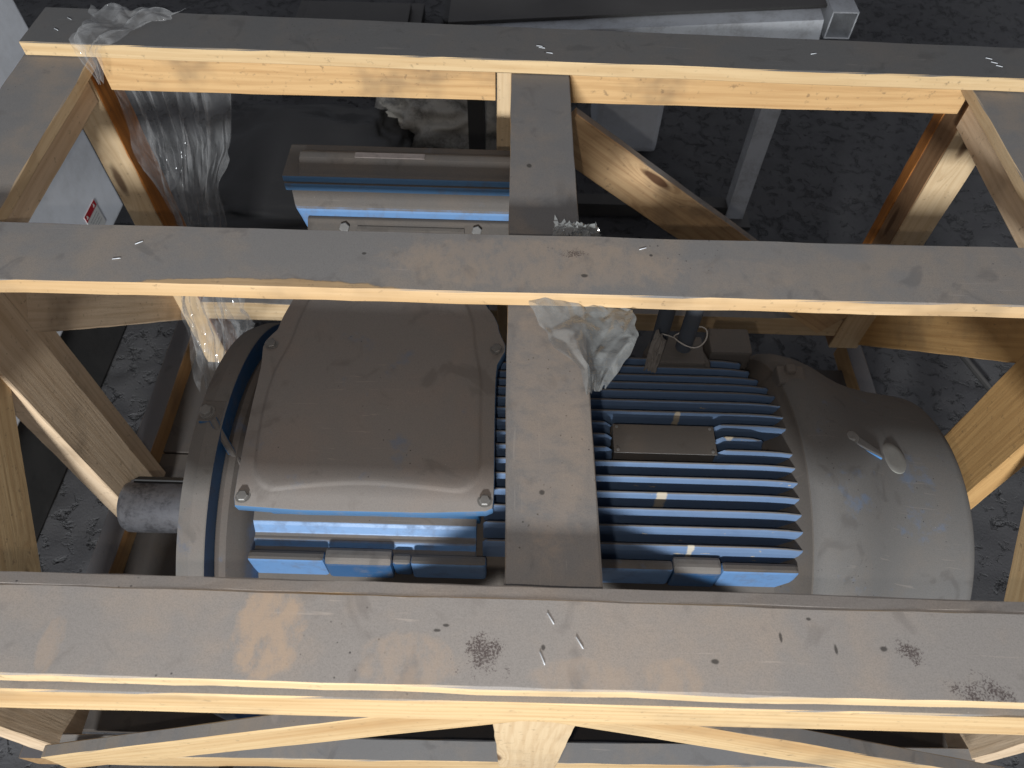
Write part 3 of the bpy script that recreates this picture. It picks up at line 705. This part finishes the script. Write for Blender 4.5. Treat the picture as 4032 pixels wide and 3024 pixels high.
props(link('plastic_sheet', mb, MILK), 'small tuft of clear plastic poking out behind the middle plank', 'plastic sheet', 'torn clear plastic on the crate')
tagf = interp([(0, (.232,.765,.800), (.246,.745,.790)), (.5, (.220,.738,.776), (.240,.728,.768)), (1, (.215,.7195,.746), (.233,.712,.744))])
mb = patch(tagf, 12, 16, lambda u, v: Vector((0, 0, crease(u, v, 5.4, .005, 3, 3))), 1.5, .05)
props(link('dust_tag', mb, plain('dusty_tag', (.16,.145,.13), .7)), 'dusty brown tag lying against the lifting eye', 'tag')

# ------------------------------------------------------------------ things behind the crate
cab = empty('white_cabinet', (-1.5, 1.2, 0), 'white painted steel cabinet standing left of the crate', 'cabinet')
mb = MB(); mb.box((-1.9,.55,.27), (-1.118,1.60,1.35)); cb = link('cabinet_body', mb, WHITE, cab, bevel=.006)
mb = MB(); mb.box((-1.85,.6,0), (-1.15,1.56,.269)); link('plinth', mb, STEELD, cab, bevel=.004)
mb = MB(); mb.box((-1.1178,.62,.345), (-1.1160,1.12,1.28)); link('door_panel', mb, WHITE, cab, bevel=.0008)
lab = MB(); lab.box((-1.1178,1.422,.308), (-1.1168,1.492,.384)); lb = link('warning_label', lab, PAPER, cab)
lab = MB(); lab.box((-1.1168,1.422,.366), (-1.1163,1.492,.384)); link('label_stripe', lab, RED, lb)
for k in range(4):
    lab = MB(); lab.box((-1.1168,1.432,.327+k*.009), (-1.1164,1.482-.004*(k % 2),.3285+k*.009)); link('label_line', lab, GREYP, lb)
for y in (1.434, 1.480):
    lab = MB(); lab.prism([(-1.1163,y-.005,.370),(-1.1163,y+.005,.370),(-1.1163,y,.380)], (.0003,0,0)); link('label_triangle', lab, PAPER, lb)
# steel frame
fr = empty('metal_stand', (.5, 1.95, 0), 'galvanised box section frame with an open tube end behind the crate', 'stand')
def hollow(name, a, b, wd, ht, mat, th=.0035):
    a = Vector(a); b = Vector(b); x = (b-a).normalized(); z = Vector((0,0,1)) if abs(x.z) < .9 else Vector((0,1,0)); y = z.cross(x).normalized(); z = x.cross(y)
    def ring(c, w_, h_): return [c + y*sx*w_/2 + z*sz*h_/2 for sx, sz in ((-1,-1),(1,-1),(1,1),(-1,1))]
    vs = ring(a, wd, ht) + ring(b, wd, ht) + ring(a, wd-2*th, ht-2*th) + ring(b, wd-2*th, ht-2*th); mb = MB()
    fs = []
    for i in range(4):
        j = (i+1) % 4; fs += [(i,j,4+j,4+i), (8+i,12+i,12+j,8+j), (i,8+i,8+j,j), (4+i,4+j,12+j,12+i)]
    mb.add(vs, fs); return link(name, mb, mat, fr)
hollow('top_bar', (-.16,1.925,.605), (.765,1.865,.705), .055, .055, STEEL)
hollow('side_bar', (.812,1.845,.715), (.812,2.70,.715), .066, .070, STEEL)
hollow('leg', (.730,1.925,0), (.730,1.925,.668), .058, .05, STEEL)
hollow('leg', (-.13,1.95,0), (-.13,1.95,.575), .05, .05, STEELD)
hollow('bottom_bar', (.20,1.93,.03), (.70,1.93,.03), .05, .05, STEELD)
mb = MB(); mb.box((.68,1.86,-.002), (.78,1.97,.012)); link('foot_plate', mb, STEELD, fr)
mb = MB(); mb.add([(-.2,1.945,.640),(.79,1.895,.742),(.79,2.6,.745),(-.2,2.6,.65),(-.2,1.945,.632),(.79,1.895,.734),(.79,2.6,.737),(-.2,2.6,.642)], [(0,1,2,3),(7,6,5,4),(0,4,5,1),(1,5,6,2),(2,6,7,3),(3,7,4,0)]); link('top_plate', mb, STEELD, fr)
# dark covered bale, sack, foam block, hose
def lump(name, c, r, mat, seed, sq=.75, amp=.12):
    bm = bmesh.new(); bmesh.ops.create_icosphere(bm, subdivisions=5, radius=1)
    for v in bm.verts:
        p = v.co.copy(); q = Vector([math.copysign(abs(t)**sq, t) for t in p])
        d = 1 + amp*(1-2*abs(noise.noise(p*2.3 + Vector((seed,0,0))))) + amp*.5*noise.noise(p*7 + Vector((0,seed,0)))
        v.co = Vector((c[0]+q.x*r[0]*d, c[1]+q.y*r[1]*d, max(c[2]+q.z*r[2]*d, -.005)))
    me = bpy.data.meshes.new(name); bm.to_mesh(me); bm.free()
    for p in me.polygons: p.use_smooth = True
    me.materials.append(mat); o = bpy.data.objects.new(name, me); C.objects.link(o); return o
props(lump('covered_bale', (-.72,1.95,.05), (.34,.30,.13), TARP, 3., .5, .13), 'low bale under black plastic behind the back left of the crate', 'bale')
props(lump('plastic_sack', (-.26,2.30,.07), (.21,.16,.15), SACK, 8., .7, .22), 'crumpled grey plastic sack lying behind the motor', 'sack')
mb = MB(); mb.box((.27,2.25,.0), (.50,2.50,.22)); props(link('foam_block', mb, WHITE, bevel=.02), 'pale block standing on the floor inside the steel frame', 'block')
mb = MB(); mb.tube([(-.215+.012*math.sin(k*.5), 2.55+.03*k, .02+.33*math.sin(min(k,14)*.115)) for k in range(16)], .03, 14); props(link('hose', mb, plain('grey_rubber', (.10,.105,.11), .5, 0, .5)), 'grey ribbed hose standing up beyond the far plank', 'hose')

mb = MB(); mb.tube([(1.20,1.62,.012),(1.30,1.40,.012),(1.36,1.22,.012)], .009, 8); props(link('metal_rod', mb, STEELD), 'dark steel rod lying on the floor outside the right side of the crate', 'rod')
mb = MB()
for k in range(3): mb.box((-.02+.05*k, 1.98, 0), (.015+.05*k, 2.02, .50))
mb.box((-.04,2.021,.02), (.13,2.045,.48)); props(link('ribbed_panel', mb, STEELD, bevel=.003), 'dark ribbed steel panel standing behind the centre of the crate', 'panel')
mb = MB(); mb.box((-.95,2.62,.0), (-.42,3.15,.05)); mb.box((-.90,2.66,.05), (-.47,3.10,.075)); props(link('steel_plate', mb, STEELD, bevel=.004), 'dark stacked steel plates on the floor beyond the far plank at left', 'plate')
mb = MB(); mb.box((-.30,2.72,.0), (-.10,3.2,.22)); mb.box((-.27,2.70,.04), (-.13,2.721,.18)); props(link('equipment_case', mb, TARP, bevel=.008), 'black equipment case beyond the far plank beside the hose', 'case')
